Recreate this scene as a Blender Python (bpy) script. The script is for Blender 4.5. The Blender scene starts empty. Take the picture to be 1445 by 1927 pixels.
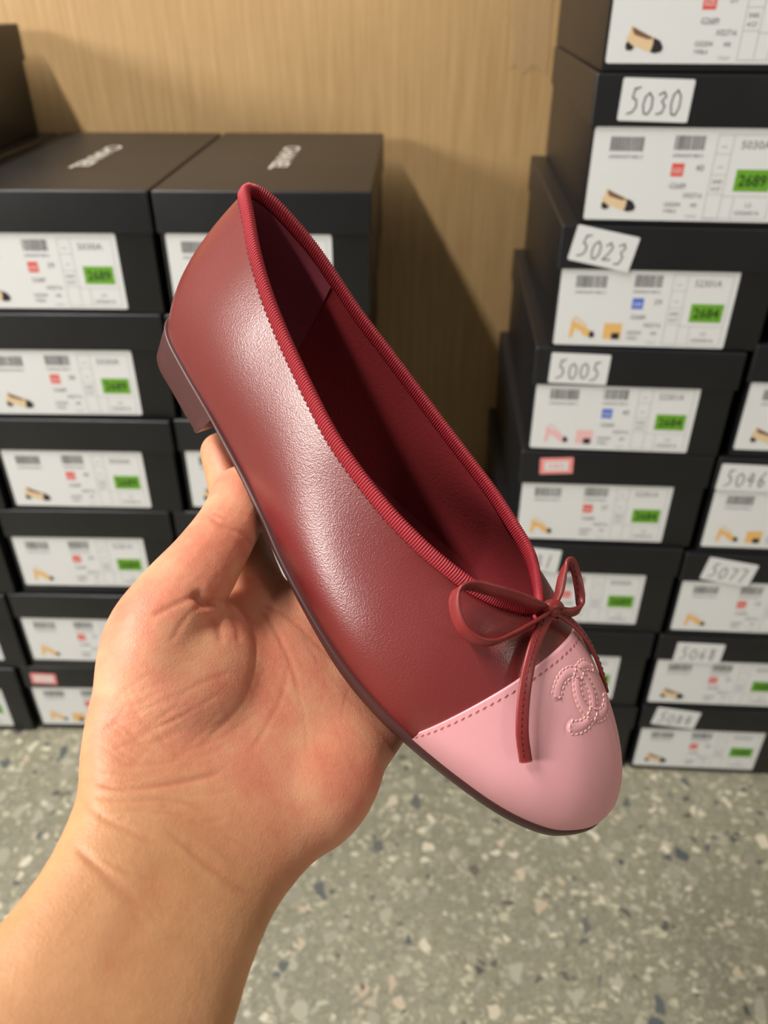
import bpy, bmesh, math, random
import numpy as np
from mathutils import Matrix, Vector, Euler
random.seed(4)

# ------------------------------------------------------------------ camera, world, lights, exposure
SC = bpy.context.scene
COL = SC.collection
TH = math.radians(33.5)
CAM = Vector((0.0, 0.0, 0.888))
cam_d = bpy.data.cameras.new('camera'); cam_o = bpy.data.objects.new('camera', cam_d); COL.objects.link(cam_o)
cam_o.location = CAM; cam_o.rotation_euler = (math.pi/2 - TH, 0, 0)
cam_d.sensor_fit = 'VERTICAL'; cam_d.sensor_height = 36.0; cam_d.lens = 36.0*1500/1927
cam_d.clip_start = 0.01; cam_d.clip_end = 50
cam_d.dof.use_dof = True; cam_d.dof.focus_distance = 0.275; cam_d.dof.aperture_fstop = 11.0
SC.camera = cam_o
SC.view_settings.view_transform = 'Standard'; SC.view_settings.look = 'None'
SC.view_settings.gamma = 1.0; SC.view_settings.use_curve_mapping = False
SC.view_settings.exposure = 0.27

world = bpy.data.worlds.new('world'); SC.world = world; world.use_nodes = True
world.node_tree.nodes['Background'].inputs[0].default_value = (1.0, 0.95, 0.89, 1)
world.node_tree.nodes['Background'].inputs[1].default_value = 0.13

def area(name, loc, rot, sx, sy, power, col=(1, 0.95, 0.87)):
    l = bpy.data.lights.new(name, 'AREA'); l.shape = 'RECTANGLE'; l.size = sx; l.size_y = sy
    l.energy = power; l.color = col
    o = bpy.data.objects.new(name, l); COL.objects.link(o); o.location = loc; o.rotation_euler = rot
    return o
area('ceiling_tube_light', (-1.05, 0.2, 2.45), (0, 0, 0), 0.12, 1.2, 60, (1, 0.97, 0.92))
area('unseen_side_light', (-2.12, -0.80, 1.40), (0, -math.radians(82), -math.radians(12)), 0.40, 0.65, 50, (1, 0.96, 0.91))  # unseen light on the left, placed for the shoe's highlight band; no window there
area('added_right_light', (2.12, -1.5, 1.85), (0, math.radians(78), math.radians(-38)), 0.35, 0.35, 9, (1, 0.93, 0.84))  # weak light added to shape the carton's shading from the right; not a window

# ------------------------------------------------------------------ materials
def srgb(r, g, b):
    f = lambda c: (c/255/12.92) if c/255 <= 0.04045 else ((c/255+0.055)/1.055)**2.4
    return (f(r), f(g), f(b), 1)
def mat(name, col, rough=0.6, **kw):
    m = bpy.data.materials.new(name); m.use_nodes = True
    p = m.node_tree.nodes['Principled BSDF']
    p.inputs['Base Color'].default_value = col; p.inputs['Roughness'].default_value = rough
    for k, v in kw.items():
        p.inputs[k.replace('_', ' ')].default_value = v
    return m
def N(m, t, **kw):
    n = m.node_tree.nodes.new(t)
    for k, v in kw.items(): setattr(n, k, v)
    return n
def lk(m, a, b): m.node_tree.links.new(a, b)
def P(m): return m.node_tree.nodes['Principled BSDF']
def bump(m, height, strength, dist):
    b = N(m, 'ShaderNodeBump'); b.inputs['Strength'].default_value = strength; b.inputs['Distance'].default_value = dist
    lk(m, height, b.inputs['Height']); lk(m, b.outputs[0], P(m).inputs['Normal']); return b
def objco(m): return N(m, 'ShaderNodeTexCoord').outputs['Object']
def noise(m, scale, detail=3, rough=0.5, vec=None):
    n = N(m, 'ShaderNodeTexNoise'); n.inputs['Scale'].default_value = scale
    n.inputs['Detail'].default_value = detail; n.inputs['Roughness'].default_value = rough
    lk(m, vec or objco(m), n.inputs['Vector']); return n
def ramp(m, fac, stops):
    r = N(m, 'ShaderNodeValToRGB'); e = r.color_ramp.elements
    while len(e) < len(stops): e.new(0.5)
    for i, (p, c) in enumerate(stops): e[i].position = p; e[i].color = c
    lk(m, fac, r.inputs[0]); return r
def mixc(m, fac, a, b, mode='MIX'):
    n = N(m, 'ShaderNodeMix', data_type='RGBA', blend_type=mode)
    if isinstance(fac, float): n.inputs[0].default_value = fac
    else: lk(m, fac, n.inputs[0])
    for s, v in ((6, a), (7, b)):
        if isinstance(v, tuple): n.inputs[s].default_value = v
        else: lk(m, v, n.inputs[s])
    return n.outputs[2]

def leather(name, col, rough, bs, dist=0.00012, scale=1100, spec=0.5, coat=0.0):
    m = mat(name, col, rough); P(m).inputs['Specular IOR Level'].default_value = spec
    co = objco(m)
    v = N(m, 'ShaderNodeTexVoronoi', feature='SMOOTH_F1'); v.inputs['Scale'].default_value = scale; lk(m, co, v.inputs['Vector'])
    n = noise(m, scale*0.7, 3, 0.6, co)
    mm = N(m, 'ShaderNodeMath', operation='ADD'); lk(m, v.outputs['Distance'], mm.inputs[0]); lk(m, n.outputs[0], mm.inputs[1])
    bump(m, mm.outputs[0], bs, dist)
    n2 = noise(m, 45, 3, 0.5, co)
    c = mixc(m, n2.outputs[0], tuple(x*0.92 for x in col[:3])+(1,), tuple(min(1, x*1.08) for x in col[:3])+(1,))
    lk(m, c, P(m).inputs['Base Color'])
    if coat: P(m).inputs['Coat Weight'].default_value = coat; P(m).inputs['Coat Roughness'].default_value = 0.25
    return m
M = {}
M['upper'] = leather('burgundy_leather', srgb(112, 37, 37), 0.33, 0.55, 0.00010, 2100, 0.85)
M['cap'] = leather('pink_leather', srgb(226, 162, 168), 0.50, 0.12, 0.00008, 1300, 0.4)
M['lining'] = leather('lining_leather', srgb(132, 42, 46), 0.36, 0.5, 0.00015, 900, 0.9)
M['grip'] = leather('heel_grip_leather', srgb(140, 62, 74), 0.6, 0.3, 0.0001, 900, 0.4)
M['sole'] = leather('outsole_leather', srgb(78, 44, 42), 0.42, 0.1, 0.0001, 500, 0.5)
M['heel'] = leather('heel_leather', srgb(72, 36, 38), 0.40, 0.05, 0.00005, 500, 0.55)
M['cord'] = leather('bow_leather', srgb(128, 42, 42), 0.38, 0.2, 0.00008, 1300, 0.5)
M['ribbon'] = mat('grosgrain', srgb(166, 42, 54), 0.55)
M['thread'] = mat('dark_thread', srgb(96, 26, 28), 0.6)
M['thread_red'] = mat('red_thread', srgb(92, 22, 26), 0.5)
M['thread_pink'] = mat('pink_thread', srgb(224, 176, 168), 0.35)
M['thread_rose'] = mat('rose_thread', srgb(168, 96, 92), 0.6)

# ------------------------------------------------------------------ mesh helpers
def link_mesh(name, verts, faces, mats, parent=None, smooth=True, fm=None):
    me = bpy.data.meshes.new(name); me.from_pydata([tuple(map(float, v)) for v in verts], [], [tuple(map(int, f)) for f in faces])
    for m_ in (mats if isinstance(mats, (list, tuple)) else [mats]): me.materials.append(m_)
    if smooth: me.polygons.foreach_set('use_smooth', [True]*len(me.polygons))
    if fm is not None: me.polygons.foreach_set('material_index', fm)
    me.update()
    o = bpy.data.objects.new(name, me); COL.objects.link(o)
    if parent: o.parent = parent
    return o
def thing(name, label, cat, group=None, loc=(0, 0, 0), rz=0):
    o = bpy.data.objects.new(name, None); COL.objects.link(o); o.empty_display_size = 0.05
    o.location = loc; o.rotation_euler = (0, 0, rz); tag(o, label, cat, group); return o
def tag(o, label, cat, group=None):
    o['label'] = label; o['category'] = cat
    if group: o['group'] = group
def grid_faces(nu, nv, closed_u=False, closed_v=False, off=0, flip=False):
    F = []
    for i in range(nu if closed_u else nu-1):
        for j in range(nv if closed_v else nv-1):
            a = i*nv+j; b = ((i+1) % nu)*nv+j; c = ((i+1) % nu)*nv+(j+1) % nv; d = i*nv+(j+1) % nv
            F.append((off+a, off+d, off+c, off+b) if flip else (off+a, off+b, off+c, off+d))
    return F
def catmull(Pt, n, closed=False):
    """n samples by arc length of a Catmull-Rom curve through the rows of Pt."""
    Pt = np.asarray(Pt, float)
    if closed: Q = np.vstack([Pt[-1], Pt, Pt[0], Pt[1]])
    else: Q = np.vstack([2*Pt[0]-Pt[1], Pt, 2*Pt[-1]-Pt[-2]])
    out = []
    t = np.linspace(0, 1, 16, endpoint=False)[:, None]
    for i in range(len(Q)-3):
        a, b, c, d = Q[i:i+4]
        out.append(0.5*((2*b)+(-a+c)*t+(2*a-5*b+4*c-d)*t**2+(-a+3*b-3*c+d)*t**3))
    out.append(Q[-2][None, :]); C = np.vstack(out)
    s = np.r_[0, np.cumsum(np.linalg.norm(np.diff(C[:, :3], axis=0), axis=1))]
    u = np.linspace(0, s[-1], n+1 if closed else n)[: n]
    return np.stack([np.interp(u, s, C[:, k]) for k in range(C.shape[1])], 1)
def frames(C, up, closed=False):
    C = np.asarray(C); T = np.roll(C, -1, 0)-np.roll(C, 1, 0)
    if not closed: T[0] = C[1]-C[0]; T[-1] = C[-1]-C[-2]
    T /= np.linalg.norm(T, axis=1)[:, None]
    up = np.broadcast_to(np.asarray(up, float), C.shape)
    S = np.cross(T, up); S /= np.linalg.norm(S, axis=1)[:, None]+1e-12
    U = np.cross(S, T); return T, S, U
def sweep(C, prof, up, closed=False, scale=None):
    """verts, faces of profile [(side, up)] swept along C (capped when open)."""
    T, S, U = frames(C, up, closed); n, k = len(C), len(prof)
    V = []
    for i in range(n):
        sc = 1 if scale is None else scale[i]
        for a, b in prof: V.append(C[i]+S[i]*a*sc+U[i]*b*sc)
    F = grid_faces(n, k, closed, True)
    if not closed: F += [tuple(range(k))[::-1], tuple((n-1)*k+j for j in range(k))]
    return V, F
def stitches(pts, nrm, length, width, height, n_every, tilt=0.0):
    """little thread capsules along pts (spacing n_every), sitting on a surface with normals nrm."""
    pts = np.asarray(pts); s = np.r_[0, np.cumsum(np.linalg.norm(np.diff(pts, axis=0), axis=1))]
    cnt = max(2, int(s[-1]/n_every)); V, F = [], []
    for i in range(cnt):
        u = (i+0.5)*s[-1]/cnt
        p = np.array([np.interp(u, s, pts[:, k]) for k in range(3)])
        q = np.array([np.interp(min(s[-1], u+1e-4), s, pts[:, k]) for k in range(3)])
        r = np.array([np.interp(max(0, u-1e-4), s, pts[:, k]) for k in range(3)])
        nn = np.array([np.interp(u, s, nrm[:, k]) for k in range(3)]); nn /= np.linalg.norm(nn)
        t = q-r; t -= nn*(t@nn); t /= np.linalg.norm(t)+1e-12; b = np.cross(nn, t)
        if tilt: t, b = t*math.cos(tilt)+b*math.sin(tilt), b*math.cos(tilt)-t*math.sin(tilt)
        o = len(V)
        for a in (-1, -0.6, 0, 0.6, 1):
            w = math.sqrt(max(0.05, 1-a*a))
            for k in range(6):
                an = k*math.pi/3
                V.append(p+t*a*length/2+(b*math.cos(an)*width/2+nn*math.sin(an)*height)*w)
        F += grid_faces(5, 6, False, True, o); F += [tuple(o+j for j in range(6))[::-1], tuple(o+24+j for j in range(6))]
    return V, F

# ================================================================== THE SHOE (local mm: x heel->toe, y away, z up from sole)
SH_R = np.array([[0.65474, 0.56177, 0.5057], [0.73631, -0.32287, -0.59465], [-0.17078, 0.76169, -0.62503]])
SH_T = np.array([-87.698, -69.536, 325.149])
#SHOEPOSE
rows = [(0,0,15.5, 2.5,0,73.5),(1.5,-6,15.3, 4,-3.5,73.5),(5,-11,15, 8,-6.3,73.3),(12,-14.8,14.5, 14,-9.5,72),(27,-18.2,13.6, 27,-15.5,67.8),
 (40,-20.5,12.8, 40,-19.3,63.2),(52,-22.2,11.5, 53,-21.8,59),(72,-24.8,8.2, 72,-25.3,54.5),(90,-29,5.9, 90,-27.8,50.6),(105,-33.5,4.5, 104,-28.4,48.5),
 (126,-38.6,3.6, 121,-28,46.8),(143,-41.5,3.2, 134,-26.5,46.2),(156,-42.2,3, 143,-24.5,45.8),(170,-41.5,3, 151,-22,45.6),(180,-39.8,3, 157,-19.8,45.6),
 (190,-37.6,3.1, 162,-17,45.6),(200,-35,3.3, 166.5,-13.8,45.5),(212,-31.3,3.7, 170.5,-10,45.5),(223,-26.5,4.4, 173.5,-6.8,45.6),(233,-20,5.3, 175.5,-4,45.8),
 (239.2,-13,6.3, 176.6,-2,46),(243.2,-6,6.9, 177,-1,46.1),(244.3,0,7.2, 177.2,0,46.2)]
near = catmull(rows, 150)
NH = len(near)
far = near[::-1][1:-1].copy(); far[:, 1] *= -1; far[:, 4] *= -1
far[:, 1] *= 1-0.24*np.clip((far[:, 0]-150)/55, 0, 1)
ring = np.vstack([near, far])                 # closed loop, starts at the back seam, near side first
NU = len(ring)
Fc, Tc = ring[:, :3], ring[:, 3:]
def outward(C):
    T = np.roll(C, -1, 0)-np.roll(C, 1, 0); T[:, 2] = 0; T /= np.linalg.norm(T, axis=1)[:, None]
    n = np.stack([T[:, 1], -T[:, 0], 0*T[:, 0]], 1)
    for _ in range(4): n = (np.roll(n, 1, 0)+2*n+np.roll(n, -1, 0)); n /= np.linalg.norm(n, axis=1)[:, None]
    return n
nF = outward(Fc)
def sst(x, a, b): t = np.clip((x-a)/(b-a), 0, 1); return t*t*(3-2*t)
wv = sst(Fc[:, 0], 120, 205)[:, None]          # 0 = side wall, 1 = vamp
heelw = (1-sst(Fc[:, 0], 10, 60))[:, None]
hgt = (Tc[:, 2]-Fc[:, 2])[:, None]
Z = np.array([0, 0, 1.0])
P1 = Fc + nF*(6.0*(1-wv)*(1+0.0*heelw)+1.5*wv) + Z*(hgt*0.36*(1-wv)+18.5*wv)
D = Fc-Tc; Dh = D.copy(); Dh[:, 2] = 0
P2s = Tc + nF*(3.6+2.2*heelw) - Z*hgt*0.36
P2v = Tc + Dh*0.40 + Z*(5.8-2.0*sst(np.abs(Fc[:, 1:2]), 12, 38))
P2 = P2s*(1-wv)+P2v*wv
def surf(i, v):
    v = np.asarray(v)[..., None]
    return Fc[i]*(1-v)**3+3*P1[i]*v*(1-v)**2+3*P2[i]*v*v*(1-v)+Tc[i]*v**3
NV = 44
vv = np.linspace(0, 1, NV)
G = np.array([surf(i, vv) for i in range(NU)])   # NU x NV x 3
def normals(G):
    du = np.roll(G, -1, 0)-np.roll(G, 1, 0); dv = np.gradient(G, axis=1)
    n = np.cross(du, dv); n /= np.linalg.norm(n, axis=2)[..., None]+1e-9
    return n
GN = normals(G)
if GN[30, 10, 1] > 0: GN = -GN
mm = 0.001
#SURFEND
shoe = bpy.data.objects.new('ballet_flat', None); COL.objects.link(shoe); shoe.empty_display_size = 0.05
tag(shoe, 'burgundy leather ballet flat with pink toe cap and a bow, held in a hand', 'shoe')
cam_mat = Matrix.Translation(CAM) @ Euler((math.pi/2-TH, 0, 0)).to_matrix().to_4x4()
flip = np.diag([1, -1, -1.0])
Rw = Matrix((flip@SH_R).tolist()).to_4x4(); Tw = Matrix.Translation(Vector((flip@SH_T*mm).tolist()))
shoe.matrix_world = cam_mat @ Tw @ Rw

def sp(V): return np.asarray(V)*mm
link_mesh('upper', sp(G.reshape(-1, 3)), grid_faces(NU, NV, True, False), M['upper'], shoe)
# lining inside, with the smooth patch round the heel
LN = G-GN*1.5
link_mesh('lining', sp(LN.reshape(-1, 3)), grid_faces(NU, NV, True, False, 0, True), M['lining'], shoe)
gi = [i for i in list(range(NU-60, NU))+list(range(0, 60)) if Tc[i, 0] < 42]
GG = (G-GN*1.95)[gi][:, 6:]
link_mesh('heel_grip', sp(GG.reshape(-1, 3)), grid_faces(len(gi), NV-6), M['grip'], shoe)

# pink toe cap: the same surface a little further out, beyond a plane across the shoe
CK, CC_ = 0.24, 178.3
tmax = {}
def cross(i):
    v = np.linspace(0, 1, 300); S_ = surf(i, v); g = S_[:, 0]-CK*S_[:, 2]-CC_
    if g[0] <= 0: return 0.0
    k = np.where(g < 0)[0]
    if len(k) == 0: return 1.0
    k = k[0]; return v[k-1]+(v[k]-v[k-1])*g[k-1]/(g[k-1]-g[k])
capi = [i for i in range(NU) if cross(i) > 0.0]
NC = 120; CV = []; CN = []
for i in capi:
    vm = min(cross(i), 0.97); v = np.linspace(0, vm, NC); S_ = surf(i, v)
    nn = np.stack([np.interp(v, vv, GN[i, :, k]) for k in range(3)], 1); CN.append(nn)
    off = np.full(NC, 0.85); off[-1] = 0.1; off[-2] = 0.85
    S_ = S_.copy(); CV.append(S_+nn*off[:, None])
CV = np.array(CV); CN = np.array(CN)
def dense(A, k=4):
    a = np.linspace(0, len(A)-1, (len(A)-1)*k+1); i = np.clip(np.floor(a).astype(int), 0, len(A)-2); f = (a-i)[:, None, None]
    return A[i]*(1-f)+A[i+1]*f
CV, CN = dense(CV), dense(CN)
CN /= np.linalg.norm(CN, axis=2)[..., None]
EMB = []
for sg in (-1, 1):
    an = np.linspace(math.radians(42), 2*math.pi-math.radians(42), 60)
    EMB += [(206.0+sg*1.0+7.55*1.05*math.sin(a), -6.4+sg*3.9+sg*7.55*0.92*math.cos(a)) for a in an]
EMB = np.array(EMB); m_ = (CV[..., 2] > 14)
dE = np.full(CV.shape[:2], 99.0); q_ = CV[m_][:, :2]; dE[m_] = np.sqrt(((q_[:, None]-EMB[None])**2).sum(2).min(1))
CV = CV+CN*(0.42*np.exp(-(dE/1.35)**4)-0.12*np.exp(-((dE-1.75)/0.45)**2))[..., None]
NCC = len(CV)
link_mesh('toe_cap', sp(CV.reshape(-1, 3)), grid_faces(NCC, NC), M['cap'], shoe)
def surf_pt(i, v, off):
    nn = np.array([np.interp(v, vv, GN[i, :, k]) for k in range(3)]); return surf(i, np.array([v]))[0]+nn*off, nn
def seam(dist, off):
    Pn, Nn = [], []
    for i in capi:
        vm = min(cross(i), 0.97); v = np.linspace(0, vm, 60); S_ = surf(i, v)
        L = np.r_[0, np.cumsum(np.linalg.norm(np.diff(S_, axis=0), axis=1))]
        if L[-1] < dist+0.5: continue
        v2 = np.interp(L[-1]-dist, L, v); p, n_ = surf_pt(i, v2, off); Pn.append(p); Nn.append(n_)
    return np.array(Pn), np.array(Nn)
p_, n_ = seam(3.0, 0.85)
V, F = stitches(sp(p_), n_, 0.0017, 0.0007, 0.00022, 0.0026, 0.25)
link_mesh('seam_stitching', V, F, M['thread_rose'], shoe)

# dark stitching just under the binding
p_, n_ = [], []
for i in range(NU):
    q, w_ = surf_pt(i, 0.985, 0.12); p_.append(q); n_.append(w_)
p_.append(p_[0]); n_.append(n_[0])
V, F = stitches(sp(p_), np.array(n_), 0.0013, 0.0006, 0.0003, 0.0021, 0.0)
link_mesh('topline_stitching', V, F, M['thread'], shoe)

# ribbed ribbon binding round the opening
wt = sst(Tc[:, 0], 158, 177)[:, None]
nT = outward(Tc)
dT = Z - nT*0.10; dT = dT*(1-wt) + wt*np.array([-0.62, 0, 0.80]); dT /= np.linalg.norm(dT, axis=1)[:, None]
big = catmull(np.hstack([Tc, dT, nT]), 2520, True)
TT, DD, NN = big[:, :3], big[:, 3:6], big[:, 6:9]
DD /= np.linalg.norm(DD, axis=1)[:, None]
NN = NN-DD*np.sum(NN*DD, 1)[:, None]; NN /= np.linalg.norm(NN, axis=1)[:, None]
prof = [(0.50, -0.3, 0), (0.95, 0.3, 1), (1.15, 1.4, 1), (1.15, 2.8, 1), (0.95, 3.8, 1), (0.35, 4.5, 1), (-0.5, 4.6, 1), (-1.3, 4.2, 1), (-1.75, 3.2, 1), (-1.9, 1.6, 1), (-1.9, 0.2, 1), (-1.3, -0.3, 0)]
V = []
for i in range(len(TT)):
    r = 0.23*(math.sin(i*2*math.pi/6+0.3)-0.2)
    for a, b, k in prof:
        ln = math.hypot(a+0.4, (b-2)*0.3)+1e-6
        V.append(TT[i]+NN[i]*(a+k*r*(a+0.4)/ln)+DD[i]*(b+k*r*((b-2)*0.3)/ln))
link_mesh('binding', sp(V), grid_faces(len(TT), len(prof), True, True), M['ribbon'], shoe)

# sock inside, outsole and heel outside
nh = NH; k = 14
V = []
for j in range(nh):
    a = near[j, :3]-np.array([0, -1.2, -2.6]); b = far[::-1][j-1, :3]+np.array([0, -1.2, 2.6]) if 0 < j < nh-1 else a
    for q in range(k):
        t = q/(k-1); V.append(a*(1-t)+b*t+Z*(-0.9*4*t*(1-t)))
link_mesh('insole', sp(V), grid_faces(nh, k, False, False, 0, True), M['lining'], shoe)
xs = Fc[:, 0]
th = (2.0+1.9*sst(xs, 110, 165)+0.9*sst(xs, 205, 240))[:, None]
heelthin = (1-sst(xs, 45, 60))[:, None]; th = th*(1-0.45*heelthin)
rings = [(-1.5, 0.25, 0), (0.9, 0.15, 0), (1.35, -0.1, 0.1), (1.45, 0, 0.5), (1.2, 0, 0.9), (0.6, 0, 1.0), (-6, 0, 1.0)]
V = np.array([Fc+nF*a+Z*b-th*Z*c for a, b, c in rings]).transpose(1, 0, 2)
F = grid_faces(NU, len(rings), True)
cap_bot = [i*len(rings)+len(rings)-1 for i in range(NU)]
FF = list(F)
for j in range(1, NH-1):                     # bridge the two inner rims of the bottom, near to far
    a, b = j, (NU-j) % NU; c_, d_ = j+1, (NU-j-1) % NU
    for r_ in (0, len(rings)-1):
        f = [a*len(rings)+r_, b*len(rings)+r_, d_*len(rings)+r_, c_*len(rings)+r_]
        if len(set(f)) == 4: FF.append(tuple(f))
link_mesh('outsole', sp(V.reshape(-1, 3)), FF, M['sole'], shoe)
hn = [j for j in range(NH) if near[j, 0] < 49.0]
out = [near[j, :3].copy() for j in hn]
onr = nF[:len(hn)]
hf = [(p+o*0.9) for p, o in zip(out, onr)]
ringN = hf[::-1]; ringF = [np.array([p[0], -p[1], p[2]]) for p in hf[1:]]
O = np.array(ringN+ringF); bx_ = 46.0
lv = [(0.0, 0, 0), (0.15, 0.15, 0.35), (0.6, 1.0, 1.0), (0.93, 1.6, 1.7), (1.0, 2.2, 2.1)]
hh = 0.3; V = []
cen = np.array([24, 0, 0.0])
for t, ins, back in lv:
    for p in O:
        top = p[2]-1.1
        q = p.copy(); q[2] = top*(1-t)+(-1.2)*t
        dxy = (cen-q)*np.array([1, 1, 0]); ln = np.linalg.norm(dxy); q += dxy/ln*ins
        if p[0] > 44: q[0] -= back*1.2
        V.append(q)
n_o = len(O); F = []
for r_ in range(len(lv)-1):
    for i in range(n_o):
        j = (i+1) % n_o; F.append((r_*n_o+i, r_*n_o+j, (r_+1)*n_o+j, (r_+1)*n_o+i))
F.append(tuple(range(n_o))[::-1]); F.append(tuple((len(lv)-1)*n_o+i for i in range(n_o)))
ho = link_mesh('heel', sp(V), F, M['heel'], shoe)
ho.data.set_sharp_from_angle(angle=math.radians(50))

# interlocking stitched emblem on the cap
def on_cap(x, y, off):
    l = bvh.ray_cast(Vector((x, y, 200)), Vector((0, 0, -1)))
    return np.array(l[0])+np.array(l[1])*off, np.array(l[1])
from mathutils.bvhtree import BVHTree
bvh = BVHTree.FromPolygons([tuple(map(float, v)) for v in CV.reshape(-1, 3)], grid_faces(NCC, NC))
if on_cap(205, -5, 0)[1][2] < 0: bvh = BVHTree.FromPolygons([tuple(map(float, v)) for v in CV.reshape(-1, 3)], grid_faces(NCC, NC, flip=True))
LX, LY = 206.0, -6.4
def emblem(sgn):
    ctr = np.array([LX+sgn*1.0, LY+sgn*3.9])
    loops = []
    a0 = math.radians(42)
    an = np.linspace(a0, 2*math.pi-a0, 40)
    def pt(r, a):  # a = 0 points to the open side
        return ctr+np.array([r*1.05*math.sin(a), sgn*r*0.92*math.cos(a)])
    outl = [pt(9.2, a) for a in an]+[pt(7.5, an[-1]+0.12)]+[pt(5.9, a) for a in an[::-1]]+[pt(7.5, a0-0.12)]
    return outl+[outl[0]]
Vs, Fs = [], []
for sg in (-1, 1):
    pn = [on_cap(x, y, 0.10) for x, y in emblem(sg)]
    pts = catmull(np.array([np.r_[a, b] for a, b in pn]), 260)
    V, F = stitches(sp(pts[:, :3]), pts[:, 3:], 0.00135, 0.00062, 0.00034, 0.00175, 0.2)
    o = sum(len(v) for v in Vs); Vs.append(V); Fs += [tuple(o+i for i in f) for f in F]
link_mesh('stitched_emblem', [v for V in Vs for v in V], Fs, M['thread_pink'], shoe)

# ---- bow
bow = bpy.data.objects.new('bow', None); COL.objects.link(bow); bow.parent = shoe; bow.empty_display_size = 0.01
def strap(name, pts, up, w=2.15, t=0.75, n=70, seam_side=1, ws=None, thread='thread_red'):
    C = catmull(pts, n); upv = np.asarray(up, float)
    if upv.ndim == 2: upv = np.stack([np.interp(np.linspace(0, 1, n), np.linspace(0, 1, len(upv)), upv[:, k]) for k in range(3)], 1)
    prof = []
    for j in range(16):
        a = j*math.pi/8; ca, sa = math.cos(a), math.sin(a)
        prof.append((t*math.copysign(abs(ca)**0.8, ca), w*math.copysign(abs(sa)**0.75, sa)))
    V, F = sweep(C, prof, upv, scale=ws)
    o = link_mesh(name, sp(V), F, M['cord'], bow)
    T, S_, U = frames(C, upv)
    nn = S_*seam_side
    p = C+nn*(t*0.97)-U*0.55*w*0.5
    V, F = stitches(sp(p[3:-2]), nn[3:-2], 0.0014, 0.00055, 0.00028, 0.0021, 0.15)
    link_mesh('strap_stitching', V, F, M[thread], o)
    return o
loopL = [(177.5,-3,50.5),(174.8,-8.0,53),(169.3,-13.5,54),(163.2,-20.0,54.3),(157.6,-25.3,53.6),(155.0,-29.2,52.3),(155.6,-31.6,49.9),(159.8,-33.2,46.9),(165.0,-33.6,45.0),(170.2,-31.6,44.8),(173.8,-27.6,45.6),(175.8,-21.4,47.0),(177.3,-14.6,48.9),(178.5,-8,50.3),(179,-3,50.5)]
strap('bow_loop', loopL, [(0, 0.25, 1)]*4+[(0.1, -0.1, 1)]*3+[(0, -0.1, 1)]*3, seam_side=-1, n=90, w=2.5)
loopR = [(179,1,51.0),(176.5,4.0,55),(173.0,7.5,58.6),(171.2,10.5,61.0),(172.6,13.2,60.6),(177.5,14.2,57.2),(182.6,12.6,54.2),(185.2,10,52.4),(184.2,6,51.6),(181,2,51)]
strap('bow_loop', loopR, [(-.4, 0.5, 0.8)]*10, w=1.7, t=0.8, seam_side=1, n=80)
tailL = [(179.3,-2,50.6),(180.5,-8,50.0),(183.6,-17,47.8),(188.4,-23.6,43.6),(194.2,-27.6,38.0),(200.8,-30.2,32.0),(208.3,-30.4,25.6)]
def nrm_at(p):
    h = bvh0.find_nearest(Vector(p)); n_ = np.array(h[1]); 
    return n_ if n_@(np.array(p)-np.array([150, 0, 10])) > 0 else -n_
bvh0 = BVHTree.FromPolygons([tuple(map(float, v)) for v in G.reshape(-1, 3)], grid_faces(NU, NV, True))
def flat_strap(name, pts, w=2.1, t=0.75, n=70):
    C = catmull(pts, n); up = np.array([nrm_at(p) for p in C])
    for _ in range(20): up = (np.vstack([up[:1], up[:-1]])+up+np.vstack([up[1:], up[-1:]])); up /= np.linalg.norm(up, axis=1)[:, None]
    prof = [(w*math.copysign(abs(math.cos(a))**0.75, math.cos(a)), t*math.copysign(abs(math.sin(a))**0.8, math.sin(a))) for a in [j*math.pi/8 for j in range(16)]]
    V, F = sweep(C, prof, up); o = link_mesh(name, sp(V), F, M['cord'], bow)
    T, S_, U = frames(C, up)
    V, F = stitches(sp((C+U*(t*0.97)+S_*0.5)[3:-2]), U[3:-2], 0.0014, 0.00055, 0.00028, 0.0021, 0.15)
    link_mesh('strap_stitching', V, F, M['thread_red'], o)
flat_strap('bow_tail', tailL)
tailR = [(180.5,1.5,50.4),(184,3.6,50.2),(189.5,6.4,49.0),(196.5,9.0,46.4),(204.5,10.8,42.0),(212.5,11.8,36.6)]
flat_strap('bow_tail', tailR, n=60)
# knot: a round wrap of the cord over a core
V, F = [], []
kc = np.array([178.8, -0.6, 51.2])
for i in range(24):
    a = i*math.pi/12
    for j in range(10):
        b = j*math.pi/5
        rr = 3.1+1.25*math.cos(b)
        V.append(kc+np.array([1.7*math.sin(b)*1.1+rr*math.cos(a)*0.35, rr*math.cos(a)*0.95, rr*math.sin(a)*0.95]))
F = grid_faces(24, 10, True, True)
o = len(V)
for i in range(12):
    a = math.pi*i/11
    for j in range(14):
        b = j*math.pi/7
        V.append(kc+np.array([3.2*math.cos(a), 3.4*math.sin(a)*math.cos(b), 2.9*math.sin(a)*math.sin(b)]))
F += grid_faces(12, 14, False, True, o)
link_mesh('bow_knot', sp(V), F, M['cord'], bow)
# the ends of the binding cord that come out under the knot
C = catmull([(176.5,-5,47.5),(178.6,-5.6,47.6),(180.2,-4.6,47.6),(180.8,-2,48)], 24)
V, F = sweep(C, [(0.7*math.cos(a), 0.7*math.sin(a)) for a in [j*math.pi/4 for j in range(8)]], (0, 0, 1))
link_mesh('drawstring_end', sp(V), F, M['ribbon'], bow)
C = catmull([(180.6,-1,49),(182.2,0.6,48.6),(182.2,2.6,48.8),(180.5,3.4,50.6)], 24)
V, F = sweep(C, [(0.8*math.cos(a), 0.8*math.sin(a)) for a in [j*math.pi/4 for j in range(8)]], (0, 0, 1))
link_mesh('drawstring_end', sp(V), F, M['ribbon'], bow)
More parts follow.
